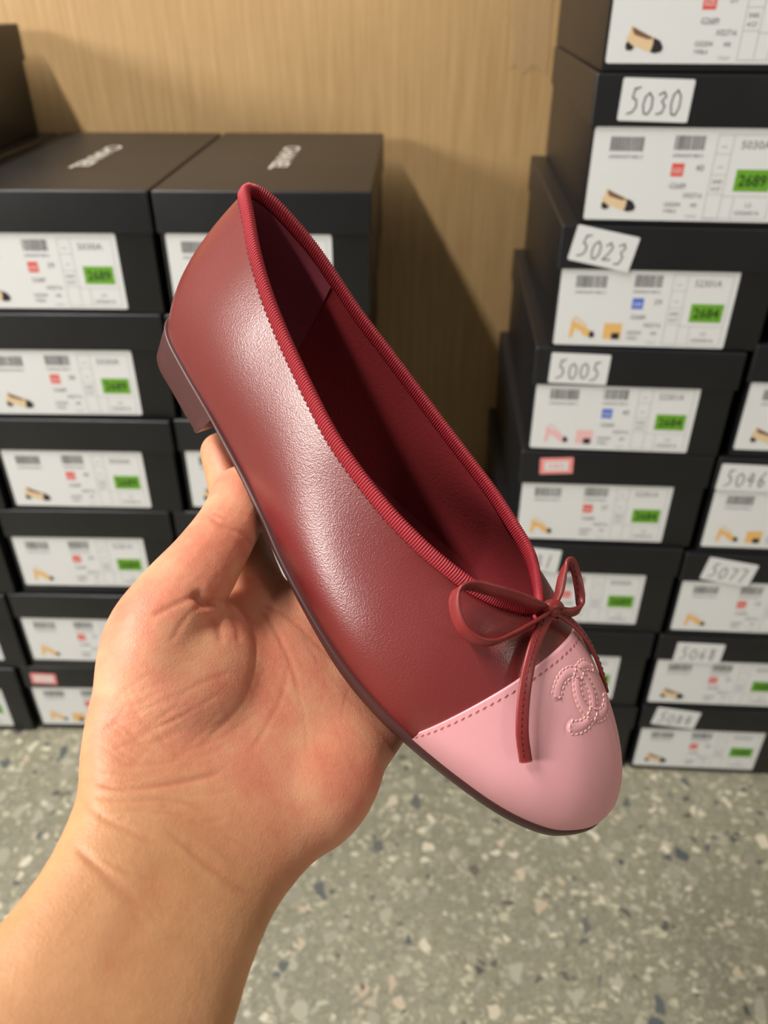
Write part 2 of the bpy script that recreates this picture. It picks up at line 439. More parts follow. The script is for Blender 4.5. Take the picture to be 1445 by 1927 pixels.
#HAND
# ================================================================== THE HAND (same local mm as the shoe; it lies under the sole)
def pl(px, py, z):
    """point at height z over the sole plane, seen from the camera along one direction"""
    u, v = (px-722.5)/1500, (py-963.5)/1500
    d = SH_R.T@np.array([u, v, 1.0]); c = -SH_R.T@SH_T
    return c+d*((z-c[2])/d[2])
HV, HF = [], []
def add(V, F): o = sum(map(len, HV)); HV.append([np.asarray(v) for v in V]); HF.extend([tuple(o+i for i in f) for f in F])
def loft(secs, m=36, nn=60):
    """secs rows: Lx,Ly,Lz, Rx,Ry,Rz (local mm), front rise, back depth"""
    C = catmull(secs, nn); V = []
    for r in C:
        L_, R_ = r[:3], r[3:6]
        for k in range(m):
            a = 2*math.pi*k/m; c, s_ = math.cos(a), math.sin(a)
            lat = 0.5-0.5*math.copysign(abs(c)**0.85, c); h = (r[6] if s_ > 0 else r[7])*math.copysign(abs(s_)**0.85, s_)
            V.append(L_*(1-lat)+R_*lat+Z*h)
    F = grid_faces(nn, m, False, True)
    F += [tuple(range(m))[::-1], tuple((nn-1)*m+j for j in range(m))]
    add(V, F)
def digit(pts, rad, flat=0.92, n=40):
    C = catmull([np.r_[p, r] for p, r in zip(pts, rad)], n)
    r = C[:, 3]; P_ = C[:, :3]; s = np.r_[0, np.cumsum(np.linalg.norm(np.diff(P_, axis=0), axis=1))]; e = s[-1]-s
    endr = r[-1]; sc = np.where(e < endr, np.sqrt(np.maximum(0.02, 1-((endr-e)/endr)**2)), 1.0); r = r*sc
    prof = [(math.cos(a), math.sin(a)*flat) for a in [j*math.pi/10 for j in range(20)]]
    V, F = sweep(P_, prof, (0.02, 0.03, 1), scale=r); add(V, F)
def ball(c, rx, ry, rz, ax=(1, 0, 0)):
    ax = np.array(ax, float); ax /= np.linalg.norm(ax); ay = np.cross(Z, ax); ay /= np.linalg.norm(ay)
    V = []
    for i in range(17):
        t = math.pi*(0.02+0.96*i/16)
        for j in range(24):
            p = 2*math.pi*j/24; V.append(c+ax*rx*math.cos(t)+ay*ry*math.sin(t)*math.cos(p)+Z*rz*math.sin(t)*math.sin(p))
    F = grid_faces(17, 24, False, True); F += [tuple(range(24))[::-1], tuple(16*24+j for j in range(24))]; add(V, F)
RIM = [ # left px, left py, right px, right py, rim height, front rise, back depth
 (0, 1735, 462, 1850, -19, 15, 22), (85, 1625, 505, 1740, -18, 14, 21), (145, 1495, 543, 1680, -17, 12.5, 20), (150, 1420, 602, 1612, -17, 11, 19),
 (160, 1345, 660, 1535, -17, 10, 18), (180, 1275, 728, 1450, -17, 10, 17), (215, 1205, 780, 1368, -17, 10, 16), (290, 1160, 800, 1300, -18, 9.5, 14),
 (392, 1140, 800, 1235, -19, 9.5, 12), (432, 1118, 780, 1190, -19.5, 9, 10.5), (448, 1095, 745, 1150, -20, 7.5, 9)]
secs = [np.r_[pl(a, b, z), pl(c, d, z), f, k_] for a, b, c, d, z, f, k_ in RIM]
s0, s1 = secs[0], secs[2]; mL, mR = s0[:3], s0[3:6]; cen0 = (mL+mR)/2; cenw = (s1[:3]+s1[3:6])/2
dirv = cen0-cenw; dirv /= np.linalg.norm(dirv); dirv[2] *= 0.3
half = (mR-mL)/2
ext = []
for dist, g in ((190, 1.45), (140, 1.42), (95, 1.32), (50, 1.18), (22, 1.08)):
    c_ = cen0+dirv*dist; ext.append(np.r_[c_-half*g, c_+half*g, 15*g, 22*g])
loft(ext+secs, nn=110)
# thumb: over the ball of the thumb to the pad against the sole edge
digit([pl(280, 1290, -15), pl(292, 1205, -11), pl(335, 1130, -7), pl(388, 1056, -5), pl(430, 990, -5.2), pl(455, 935, -5.2), pl(468, 893, -5.6)], [17, 16.5, 14.6, 12.6, 11.6, 11.4, 9.6], 0.9)
ball(pl(345, 1255, -12.5), 29, 26, 13.0, pl(380, 1150, 0)-pl(280, 1340, 0))
ball(pl(430, 1190, -13), 14, 9, 8, pl(400, 1150, 0)-pl(450, 1230, 0))
# heel of the hand on the little finger side
ball(pl(612, 1455, -16.5), 32, 19.5, 11.5, pl(720, 1330, 0)-pl(560, 1600, 0))
ball(pl(680, 1325, -17), 26, 20, 8.5, pl(720, 1250, 0)-pl(640, 1450, 0))
# fingers
digit([pl(500, 1180, -19), pl(488, 1120, -20), pl(462, 1040, -20), pl(447, 965, -20), pl(432, 900, -20), pl(418, 850, -19), pl(410, 815, -17)], [12, 11.3, 10.4, 9.9, 9.6, 9.2, 8.2])
digit([(136,-44,-19), (128,-28,-18), (121,-13,-16.5), (111,8,-13.5), (103,26,-10.5), (98,36,-6)], [11, 10.8, 10.2, 9.9, 9.4, 8.4])
digit([(152,-40,-18), (146,-26,-17), (140,-5,-15), (133,16,-12.5), (127,33,-9), (125,41,-4)], [12, 10.8, 10.0, 9.6, 9.2, 8.0])
digit([(172,-34,-18), (164,-18,-15.5), (157,3,-13), (152,20,-11), (148,32,-9), (147,38,-6)], [11, 9.6, 8.8, 8.4, 8.0, 7.0])
allV = np.array([v for V in HV for v in V])
person = link_mesh('person', allV*mm, HF, [], smooth=True)
rm = person.modifiers.new('remesh', 'REMESH'); rm.mode = 'VOXEL'; rm.voxel_size = 0.00075; rm.use_smooth_shade = True
sm = person.modifiers.new('smooth', 'SMOOTH'); sm.factor = 0.5; sm.iterations = 10
dg = bpy.context.evaluated_depsgraph_get(); me = bpy.data.meshes.new_from_object(person.evaluated_get(dg))
person.modifiers.clear(); old = person.data; person.data = me; bpy.data.meshes.remove(old); me.name = 'person'
n = len(me.vertices); co = np.empty(n*3); me.vertices.foreach_get('co', co); co = co.reshape(-1, 3)/mm
X = co@SH_R.T+SH_T; U_ = 722.5+1500*X[:, 0]/X[:, 2]; W_ = 963.5+1500*X[:, 1]/X[:, 2]
wg = np.clip((np.hypot((U_-395)*0.9, W_-1125)-45)/70, 0, 1)*np.clip((W_-1010-np.clip(430-U_, 0, 200)*0.3)/120, 0, 1)   # keep thumb fold and fingers crisp
vg = person.vertex_groups.new(name='soft')
for q in range(1, 11):
    ix = np.where(np.round(wg*10) == q)[0].tolist()
    if ix: vg.add(ix, q/10, 'REPLACE')
sm = person.modifiers.new('soften', 'SMOOTH'); sm.factor = 0.5; sm.iterations = 190; sm.vertex_group = 'soft'
dg = bpy.context.evaluated_depsgraph_get(); me2 = bpy.data.meshes.new_from_object(person.evaluated_get(dg))
person.modifiers.clear(); person.data = me2; bpy.data.meshes.remove(me); me = me2; me.name = 'person'; person.vertex_groups.clear()
n = len(me.vertices); co = np.empty(n*3); me.vertices.foreach_get('co', co); co = co.reshape(-1, 3)/mm
no = np.empty(n*3); me.vertices.foreach_get('normal', no); no = no.reshape(-1, 3)
CR = [ # crease lines of the palm: points seen from the camera, depth mm, width mm
 ([(366,1112),(388,1135),(414,1131)], 2.0, 1.6), ([(388,1136),(436,1130),(466,1160),(480,1202),(478,1250)], 0.35, 1.1), ([(480,1215),(478,1250),(461,1309),(430,1352),(385,1396)], 0.25, 0.9),
 ([(480,1130),(520,1190),(548,1250),(565,1310)], 0.28, 0.8), ([(470,1128),(540,1160),(600,1215),(680,1290)], 0.28, 0.8), ([(545,1245),(530,1310),(500,1370),(470,1420)], 0.2, 0.7),
 ([(165,1465),(215,1480),(270,1482),(330,1474),(395,1460),(425,1446)], 0.38, 0.8), ([(180,1500),(240,1506),(300,1505),(350,1512),(395,1530)], 0.26, 0.7), ([(230,1440),(290,1438),(340,1428)], 0.14, 0.6),
 ([(235,1520),(290,1528),(365,1535)], 0.16, 0.6), ([(150,1500),(190,1535),(240,1562),(300,1590)], 0.25, 0.8), ([(135,1585),(180,1630),(230,1680),(275,1716)], 0.34, 1.0), ([(150,1600),(200,1640),(260,1690)], 0.22, 0.8),
 ([(180,1610),(240,1640),(310,1662)], 0.2, 0.8), ([(340,1580),(390,1625),(440,1665),(485,1692)], 0.34, 0.9), ([(310,1560),(360,1600),(420,1630)], 0.16, 0.7),
 ([(390,970),(420,988),(455,1005),(478,1030)], 0.35, 0.8), ([(400,965),(430,975)], 0.2, 0.7), ([(285,1160),(335,1135),(372,1120)], 0.35, 0.9), ([(320,1210),(352,1160),(382,1138)], 0.25, 0.8),
 ([(232,1290),(262,1350),(290,1380)], 0.13, 0.6), ([(215,1310),(250,1330),(300,1300)], 0.12, 0.6), ([(300,1330),(370,1290),(440,1262)], 0.13, 0.6), ([(260,1380),(340,1350),(420,1300)], 0.13, 0.6),
 ([(400,1160),(412,1190),(416,1210)], 0.35, 1.1), ([(430,1150),(446,1180),(450,1210)], 0.3, 1.0), ([(250,1400),(300,1395),(350,1370)], 0.13, 0.6), ([(190,1420),(240,1400),(290,1372)], 0.13, 0.6),
 ([(205,1350),(240,1372),(262,1400)], 0.12, 0.6), ([(180,1385),(215,1360),(240,1320)], 0.12, 0.6), ([(560,1300),(575,1360),(580,1420)], 0.1, 0.6), ([(330,1420),(420,1385),(500,1330)], 0.1, 0.6)]
rl = random.Random(11)
def wr(x0, x1, y0, y1, a0, a1, l0, l1, cnt, dep, wd):
    for _ in range(cnt):
        x, y = rl.uniform(x0, x1), rl.uniform(y0, y1); a = math.radians(rl.uniform(a0, a1)); l = rl.uniform(l0, l1)/2; b = rl.uniform(-6, 6)
        CR.append(([(x-l*math.cos(a), y-l*math.sin(a)), (x-b*math.sin(a), y+b*math.cos(a)), (x+l*math.cos(a), y+l*math.sin(a))], dep*rl.uniform(0.6, 1.2), wd))
wr(190, 400, 1445, 1560, -8, 16, 50, 130, 16, 0.13, 0.55)
wr(200, 330, 1300, 1420, 30, 60, 30, 80, 14, 0.09, 0.5)
wr(200, 400, 1290, 1430, -45, -20, 40, 120, 14, 0.09, 0.5)
wr(180, 470, 1580, 1720, 30, 48, 50, 140, 12, 0.12, 0.7)
wr(480, 680, 1180, 1420, 55, 110, 50, 140, 12, 0.07, 0.5)
wr(250, 470, 1020, 1130, -60, -20, 30, 70, 8, 0.08, 0.5)
CR.append(([(318,1625),(275,1690),(235,1765),(200,1850)], 0.22, 4.0))
cl = -SH_R.T@SH_T
crease = np.zeros(n); disp = np.zeros(n)
X = co@SH_R.T+SH_T; U_ = 722.5+1500*X[:, 0]/X[:, 2]; W_ = 963.5+1500*X[:, 1]/X[:, 2]
facing = np.sum((cl-co)*no, 1)/np.linalg.norm(cl-co, axis=1)
ppm = 1500/X[:, 2]
for pts, dep, wd in CR:
    L_ = catmull(pts, 60); idx = np.where((facing > 0.05) & (U_ > L_[:, 0].min()-20) & (U_ < L_[:, 0].max()+20) & (W_ > L_[:, 1].min()-20) & (W_ < L_[:, 1].max()+20))[0]
    if len(idx) == 0: continue
    d2 = (U_[idx, None]-L_[None, :, 0])**2+(W_[idx, None]-L_[None, :, 1])**2; k_ = d2.argmin(1); d_ = np.sqrt(d2.min(1))/ppm[idx]
    tt = k_/59.0; fade = np.clip(np.minimum(tt, 1-tt)*6+0.15, 0, 1)
    g = np.exp(-(d_/wd)**2)*fade; lip = np.exp(-((d_-2.3*wd)/(1.2*wd))**2)*fade*0.08
    disp[idx] -= dep*(g-lip); crease[idx] = np.maximum(crease[idx], g*min(1, dep/0.5))
co2 = co+no*disp[:, None]
me.vertices.foreach_set('co', (co2*mm).ravel())
at_ = me.attributes.new('crease', 'FLOAT', 'POINT'); at_.data.foreach_set('value', crease)
along = (co-cenw)@(-dirv/np.linalg.norm(dirv))
pk = me.attributes.new('palm', 'FLOAT', 'POINT'); pk.data.foreach_set('value', np.clip((along+8)/34, 0, 1)*np.clip((co[:, 2]+24)/10, 0, 1))
me.polygons.foreach_set('use_smooth', [True]*len(me.polygons)); me.update()
skin = mat('skin', srgb(206, 146, 104), 0.47); me.materials.clear(); me.materials.append(skin)
a1 = N(skin, 'ShaderNodeAttribute', attribute_name='palm'); a2 = N(skin, 'ShaderNodeAttribute', attribute_name='crease')
sc_ = objco(skin); n1 = noise(skin, 48, 5, 0.65, sc_); n3 = noise(skin, 160, 3, 0.6, sc_)
arm_c = ramp(skin, n1.outputs[0], [(0.3, srgb(184, 130, 90)), (0.7, srgb(202, 150, 108))]).outputs[0]
palm_c = ramp(skin, n1.outputs[0], [(0.34, srgb(206, 126, 100)), (0.5, srgb(214, 142, 112)), (0.66, srgb(216, 158, 122))]).outputs[0]
c1 = mixc(skin, a1.outputs['Fac'], arm_c, palm_c)
cm = N(skin, 'ShaderNodeMath', operation='MULTIPLY'); lk(skin, a2.outputs['Fac'], cm.inputs[0]); cm.inputs[1].default_value = 0.45
c2 = mixc(skin, cm.outputs[0], c1, srgb(176, 96, 72)); lk(skin, c2, P(skin).inputs['Base Color'])
P(skin).inputs['Subsurface Weight'].default_value = 0.18; P(skin).inputs['Subsurface Radius'].default_value = (0.006, 0.0025, 0.0015); P(skin).inputs['Subsurface Scale'].default_value = 1.0
P(skin).inputs['Specular IOR Level'].default_value = 0.35
vo = N(skin, 'ShaderNodeTexVoronoi', feature='DISTANCE_TO_EDGE'); vo.inputs['Scale'].default_value = 900; lk(skin, sc_, vo.inputs['Vector'])
n4 = noise(skin, 500, 4, 0.6, sc_)
sm_ = N(skin, 'ShaderNodeMath', operation='ADD'); lk(skin, vo.outputs['Distance'], sm_.inputs[0]); lk(skin, n4.outputs[0], sm_.inputs[1])
n5 = noise(skin, 140, 4, 0.6, sc_); mu_ = N(skin, 'ShaderNodeMath', operation='MULTIPLY_ADD'); lk(skin, n5.outputs[0], mu_.inputs[0]); mu_.inputs[1].default_value = 2.2; lk(skin, sm_.outputs[0], mu_.inputs[2])
bump(skin, mu_.outputs[0], 0.45, 0.00022)
person.matrix_world = shoe.matrix_world.copy()
tag(person, 'person, bare left hand and forearm with open palm, pinching the shoe sole under its heel', 'person')
#ROOM
# ================================================================== THE ROOM
def struct(o): o['kind'] = 'structure'; return o
def box_verts(x0, x1, y0, y1, z0, z1):
    return [(x0,y0,z0),(x1,y0,z0),(x1,y1,z0),(x0,y1,z0),(x0,y0,z1),(x1,y0,z1),(x1,y1,z1),(x0,y1,z1)], [(0,3,2,1),(4,5,6,7),(0,1,5,4),(1,2,6,5),(2,3,7,6),(3,0,4,7)]
def terrazzo():
    m = mat('terrazzo', srgb(140, 136, 118), 0.42)
    co = objco(m)
    w = noise(m, 60, 2, 0.5, co)
    wadd = N(m, 'ShaderNodeVectorMath', operation='MULTIPLY_ADD'); lk(m, w.outputs['Color'], wadd.inputs[0]); wadd.inputs[1].default_value = (0.007,)*3; lk(m, co, wadd.inputs[2])
    big = noise(m, 3.5, 4, 0.6, co); fine = noise(m, 220, 3, 0.7, co)
    base = ramp(m, big.outputs[0], [(0.3, srgb(122, 119, 100)), (0.7, srgb(142, 138, 116))]).outputs[0]
    base = mixc(m, 0.5, base, ramp(m, fine.outputs[0], [(0.3, (0.75, 0.75, 0.75, 1)), (0.7, (1.1, 1.1, 1.1, 1))]).outputs[0], 'MULTIPLY')
    def chips(scale, lo, hi, base, pick, edge=0.10, k=0):
        mp = N(m, 'ShaderNodeMapping'); mp.inputs['Scale'].default_value = (1, 1.25 if k % 2 else 0.8, 0.0); mp.inputs['Location'].default_value = (0.371*k, 0.113*k, 0); mp.inputs['Rotation'].default_value = (0, 0, k*0.7)
        lk(m, wadd.outputs[0], mp.inputs[0])
        v = N(m, 'ShaderNodeTexVoronoi'); v.inputs['Scale'].default_value = scale; lk(m, mp.outputs[0], v.inputs['Vector'])
        v2 = N(m, 'ShaderNodeTexVoronoi', feature='DISTANCE_TO_EDGE'); v2.inputs['Scale'].default_value = scale; lk(m, mp.outputs[0], v2.inputs['Vector'])
        sep = N(m, 'ShaderNodeSeparateColor'); lk(m, v.outputs['Color'], sep.inputs[0])
        sz = N(m, 'ShaderNodeMapRange'); lk(m, sep.outputs[1], sz.inputs[0]); sz.inputs[3].default_value = edge*0.5; sz.inputs[4].default_value = edge*2.6
        d = N(m, 'ShaderNodeMath', operation='SUBTRACT'); lk(m, v2.outputs['Distance'], d.inputs[0]); lk(m, sz.outputs[0], d.inputs[1])
        e = N(m, 'ShaderNodeMapRange'); lk(m, d.outputs[0], e.inputs[0]); e.inputs[1].default_value = 0; e.inputs[2].default_value = 0.05
        pk = N(m, 'ShaderNodeMath', operation='LESS_THAN'); lk(m, sep.outputs[0], pk.inputs[0]); pk.inputs[1].default_value = pick
        f = N(m, 'ShaderNodeMath', operation='MULTIPLY'); lk(m, e.outputs[0], f.inputs[0]); lk(m, pk.outputs[0], f.inputs[1])
        return mixc(m, f.outputs[0], base, ramp(m, sep.outputs[2], [(0.0, lo), (1.0, hi)]).outputs[0])
    c = chips(260, srgb(152, 148, 130), srgb(108, 104, 92), base, 0.7, 0.09, 1)
    c = chips(150, srgb(164, 159, 140), srgb(118, 116, 102), c, 0.55, 0.09, 2)
    c = chips(95, srgb(172, 166, 144), srgb(134, 130, 111), c, 0.40, 0.09, 3)
    c = chips(62, srgb(160, 156, 138), srgb(136, 131, 115), c, 0.25, 0.10, 4)
    c = chips(105, srgb(196, 190, 168), srgb(170, 163, 142), c, 0.09, 0.08, 5)
    c = chips(75, srgb(200, 192, 170), srgb(172, 156, 134), c, 0.06, 0.09, 6)
    c = chips(90, srgb(76, 77, 74), srgb(100, 92, 82), c, 0.05, 0.08, 7)
    c = chips(60, srgb(76, 82, 84), srgb(96, 96, 92), c, 0.045, 0.09, 8)
    lk(m, c, P(m).inputs['Base Color'])
    r = noise(m, 60, 3, 0.6, co); rr = ramp(m, r.outputs[0], [(0.3, (0.36,)*3+(1,)), (0.8, (0.55,)*3+(1,))]); lk(m, rr.outputs[0], P(m).inputs['Roughness'])
    return m
V, F = box_verts(-2.2, 2.2, -2.0, 1.75, -0.1, 0)
struct(link_mesh('floor', V, F, terrazzo(), smooth=False))
wallm = mat('wall_paint', srgb(196, 188, 172), 0.8); bump(wallm, noise(wallm, 80, 4).outputs[0], 0.2, 0.002)
V, F = box_verts(-2.2, 2.2, 1.75, 1.85, 0, 2.6); struct(link_mesh('wall_back', V, F, wallm, smooth=False))
V, F = box_verts(-2.3, -2.2, -2.0, 1.85, 0, 2.6); struct(link_mesh('wall_left', V, F, wallm, smooth=False))
V, F = box_verts(2.2, 2.3, -2.0, 1.85, 0, 2.6); struct(link_mesh('wall_right', V, F, wallm, smooth=False))

# kraft carton standing behind the stacks
def kraft():
    m = mat('kraft_board', srgb(190, 150, 104), 0.6); co = objco(m)
    mp = N(m, 'ShaderNodeMapping'); mp.inputs['Scale'].default_value = (1, 1, 0.04); lk(m, co, mp.inputs[0])
    st = noise(m, 150, 4, 0.65, mp.outputs[0]); bl = noise(m, 5, 4, 0.55, co)
    a = ramp(m, st.outputs[0], [(0.3, srgb(184, 148, 98)), (0.7, srgb(206, 170, 120))]).outputs[0]
    b = ramp(m, bl.outputs[0], [(0.3, (0.86, 0.84, 0.82, 1)), (0.7, (1, 1, 1, 1))]).outputs[0]
    lk(m, mixc(m, 0.8, a, b, 'MULTIPLY'), P(m).inputs['Base Color'])
    wv_ = N(m, 'ShaderNodeTexWave', wave_type='BANDS', bands_direction='X'); wv_.inputs['Scale'].default_value = 45; lk(m, co, wv_.inputs['Vector'])
    bump(m, mixc(m, 0.85, wv_.outputs[0], st.outputs['Color']), 0.10, 0.0008)
    return m
KR = kraft()
def bev_box(name, dims, loc, bevel, material, parent=None, open_face=None, thick=0.0, seg=2):
    bm = bmesh.new(); bmesh.ops.create_cube(bm, size=1.0)
    bmesh.ops.scale(bm, vec=dims, verts=bm.verts); bmesh.ops.translate(bm, vec=loc, verts=bm.verts)
    if open_face is not None:
        f = [f for f in bm.faces if f.normal.dot(Vector(open_face)) > 0.9]; bmesh.ops.delete(bm, geom=f, context='FACES_ONLY')
    if bevel: bmesh.ops.bevel(bm, geom=[e for e in bm.edges if not e.is_boundary], offset=bevel, segments=seg, profile=0.6, affect='EDGES')
    if thick:
        bmesh.ops.recalc_face_normals(bm, faces=bm.faces); bmesh.ops.solidify(bm, geom=bm.faces[:], thickness=thick)
    bmesh.ops.recalc_face_normals(bm, faces=bm.faces)
    me = bpy.data.meshes.new(name); bm.to_mesh(me); bm.free(); me.materials.append(material)
    me.polygons.foreach_set('use_smooth', [True]*len(me.polygons)); me.set_sharp_from_angle(angle=math.radians(40))
    o = bpy.data.objects.new(name, me); COL.objects.link(o)
    if parent: o.parent = parent
    return o
ct = thing('cardboard_carton', 'big brown kraft carton standing behind all the black shoe boxes', 'carton', loc=(-0.15, 1.36, 0))
bev_box('carton_body', (1.9, 0.44, 1.30), (0, 0, 0.65), 0.004, KR, ct)
clear = mat('clear_tape', srgb(214, 184, 140), 0.12); P(clear).inputs['Alpha'].default_value = 0.35
for x0, w_, z0, z1 in ((0.305, 0.048, 0.80, 1.30),):
    V, F = [], []
    for i in range(30):
        z = z0+(z1-z0)*i/29
        for j in range(6):
            V.append((x0+w_*j/5+0.0015*math.sin(i*1.3), -0.2212-0.0009*abs(math.sin(i*2.1+j*1.7)), z+0.006*math.sin(j*2.3)*(i == 0)))
    link_mesh('packing_tape', V, grid_faces(30, 6), clear, ct)

# ---------------------------------------------------------------- shoe boxes
bm_ = mat('black_box_paper', srgb(20, 20, 21), 0.42); P(bm_).inputs['Specular IOR Level'].default_value = 0.55
bump(bm_, noise(bm_, 420, 3, 0.6).outputs[0], 0.25, 0.0004)
_n = noise(bm_, 14, 4, 0.6); lk(bm_, ramp(bm_, _n.outputs[0], [(0.35, srgb(16, 17, 20)), (0.75, srgb(24, 25, 29))]).outputs[0], P(bm_).inputs['Base Color'])
PM = {'paper': mat('label_paper', srgb(220, 222, 223), 0.5), 'grey': mat('print_grey', srgb(120, 118, 124), 0.6), 'line': mat('print_line', srgb(176, 172, 176), 0.6),
      'ink': mat('print_black', srgb(36, 34, 38), 0.6), 'red': mat('print_red', srgb(222, 84, 72), 0.6), 'blue': mat('print_blue', srgb(66, 104, 206), 0.6),
      'green': mat('green_sticker', srgb(104, 164, 40), 0.5), 'dgreen': mat('print_dark_green', srgb(34, 70, 22), 0.6), 'beige': mat('picture_beige', srgb(222, 196, 156), 0.6),
      'tan': mat('picture_tan', srgb(228, 182, 110), 0.6), 'rose': mat('picture_rose', srgb(232, 184, 184), 0.6), 'brown': mat('picture_brown', srgb(120, 86, 64), 0.6),
      'pink': mat('pink_sticker_paper', srgb(240, 150, 146), 0.5), 'white': mat('white_lettering', srgb(210, 206, 196), 0.45)}
PK = list(PM); PMATS = [PM[k] for k in PK]
_tc = {}
def text_mesh(s, bold=False):
    if s not in _tc:
        cu = bpy.data.curves.new('t', 'FONT'); cu.body = s; cu.size = 1; cu.resolution_u = 2
        if bold: cu.offset = 0.02
        ob = bpy.data.objects.new('t', cu); COL.objects.link(ob)
        dg = bpy.context.evaluated_depsgraph_get(); me = bpy.data.meshes.new_from_object(ob.evaluated_get(dg))
        v = np.array([v.co[:2] for v in me.vertices]); f = [tuple(p.vertices) for p in me.polygons]
        bpy.data.objects.remove(ob); bpy.data.curves.remove(cu); bpy.data.meshes.remove(me)
        v -= v.min(0); _tc[s] = (v/v[:, 1].max(), f)
    return _tc[s]
class Sheet:
    """flat printing collected in one mesh; coordinates in metres on the sheet, facing -Y."""
    def __init__(s): s.V = []; s.F = []; s.M = []
    def poly(s, pts, m, lift):
        o = len(s.V); s.V += [(x, -lift, z) for x, z in pts]; s.F.append(tuple(range(o, o+len(pts)))); s.M.append(PK.index(m))
    def rect(s, x, z, w, h, m, lift=0.0004): s.poly([(x, z), (x+w, z), (x+w, z+h), (x, z+h)], m, lift)
    def slab(s, w, h, m, t=0.0003, r=0.002):
        c = []
        for cx, cz, a0 in ((w-r, r, -90), (w-r, h-r, 0), (r, h-r, 90), (r, r, 180)):
            for k in range(4): a = math.radians(a0+30*k); c.append((cx+r*math.cos(a), cz+r*math.sin(a)))
        o = len(s.V); n = len(c)
        s.V += [(x, -t, z) for x, z in c]+[(x, 0, z) for x, z in c]
        s.F.append(tuple(range(o, o+n))); s.M.append(PK.index(m)); s.F.append(tuple(range(o+n, o+2*n))[::-1]); s.M.append(PK.index(m))
        for i in range(n): j = (i+1) % n; s.F.append((o+i, o+n+i, o+n+j, o+j)); s.M.append(PK.index(m))
    def text(s, x, z, h, body, m, lift=0.0005, w=None, bold=False):
        v, f = text_mesh(body, bold); sx = h if w is None else w/v[:, 0].max()
        o = len(s.V); s.V += [(x+a*sx, -lift, z+b*h) for a, b in v]; s.F += [tuple(o+i for i in q) for q in f]; s.M += [PK.index(m)]*len(f)
    def ribbon(s, pts, wd, m, lift=0.0006):
        pts = [Vector(p) for p in pts]
        for a, b in zip(pts, pts[1:]):
            d = (b-a); 
            if d.length < 1e-7: continue
            d.normalize(); n = Vector((-d.y, d.x))*wd/2; e = d*wd*0.35
            s.poly([tuple(a-e-n), tuple(b+e-n), tuple(b+e+n), tuple(a-e+n)], m, lift)
    def mesh(s, name):
        me = bpy.data.meshes.new(name); me.from_pydata(s.V, [], s.F)
        for m_ in PMATS: me.materials.append(m_)
        me.polygons.foreach_set('material_index', s.M); me.update(); return me
LW, LH = 0.158, 0.0735
SHOE_FLAT = [(0,.62),(.05,.60),(.1,.98),(.16,1.0),(.22,.86),(.68,.60),(.78,.50),(.9,.42),(1.0,.2),(.96,.06),(.8,0),(.55,.06),(.4,.16),(.26,.24),(.17,.12),(.06,.16),(.02,.4)]
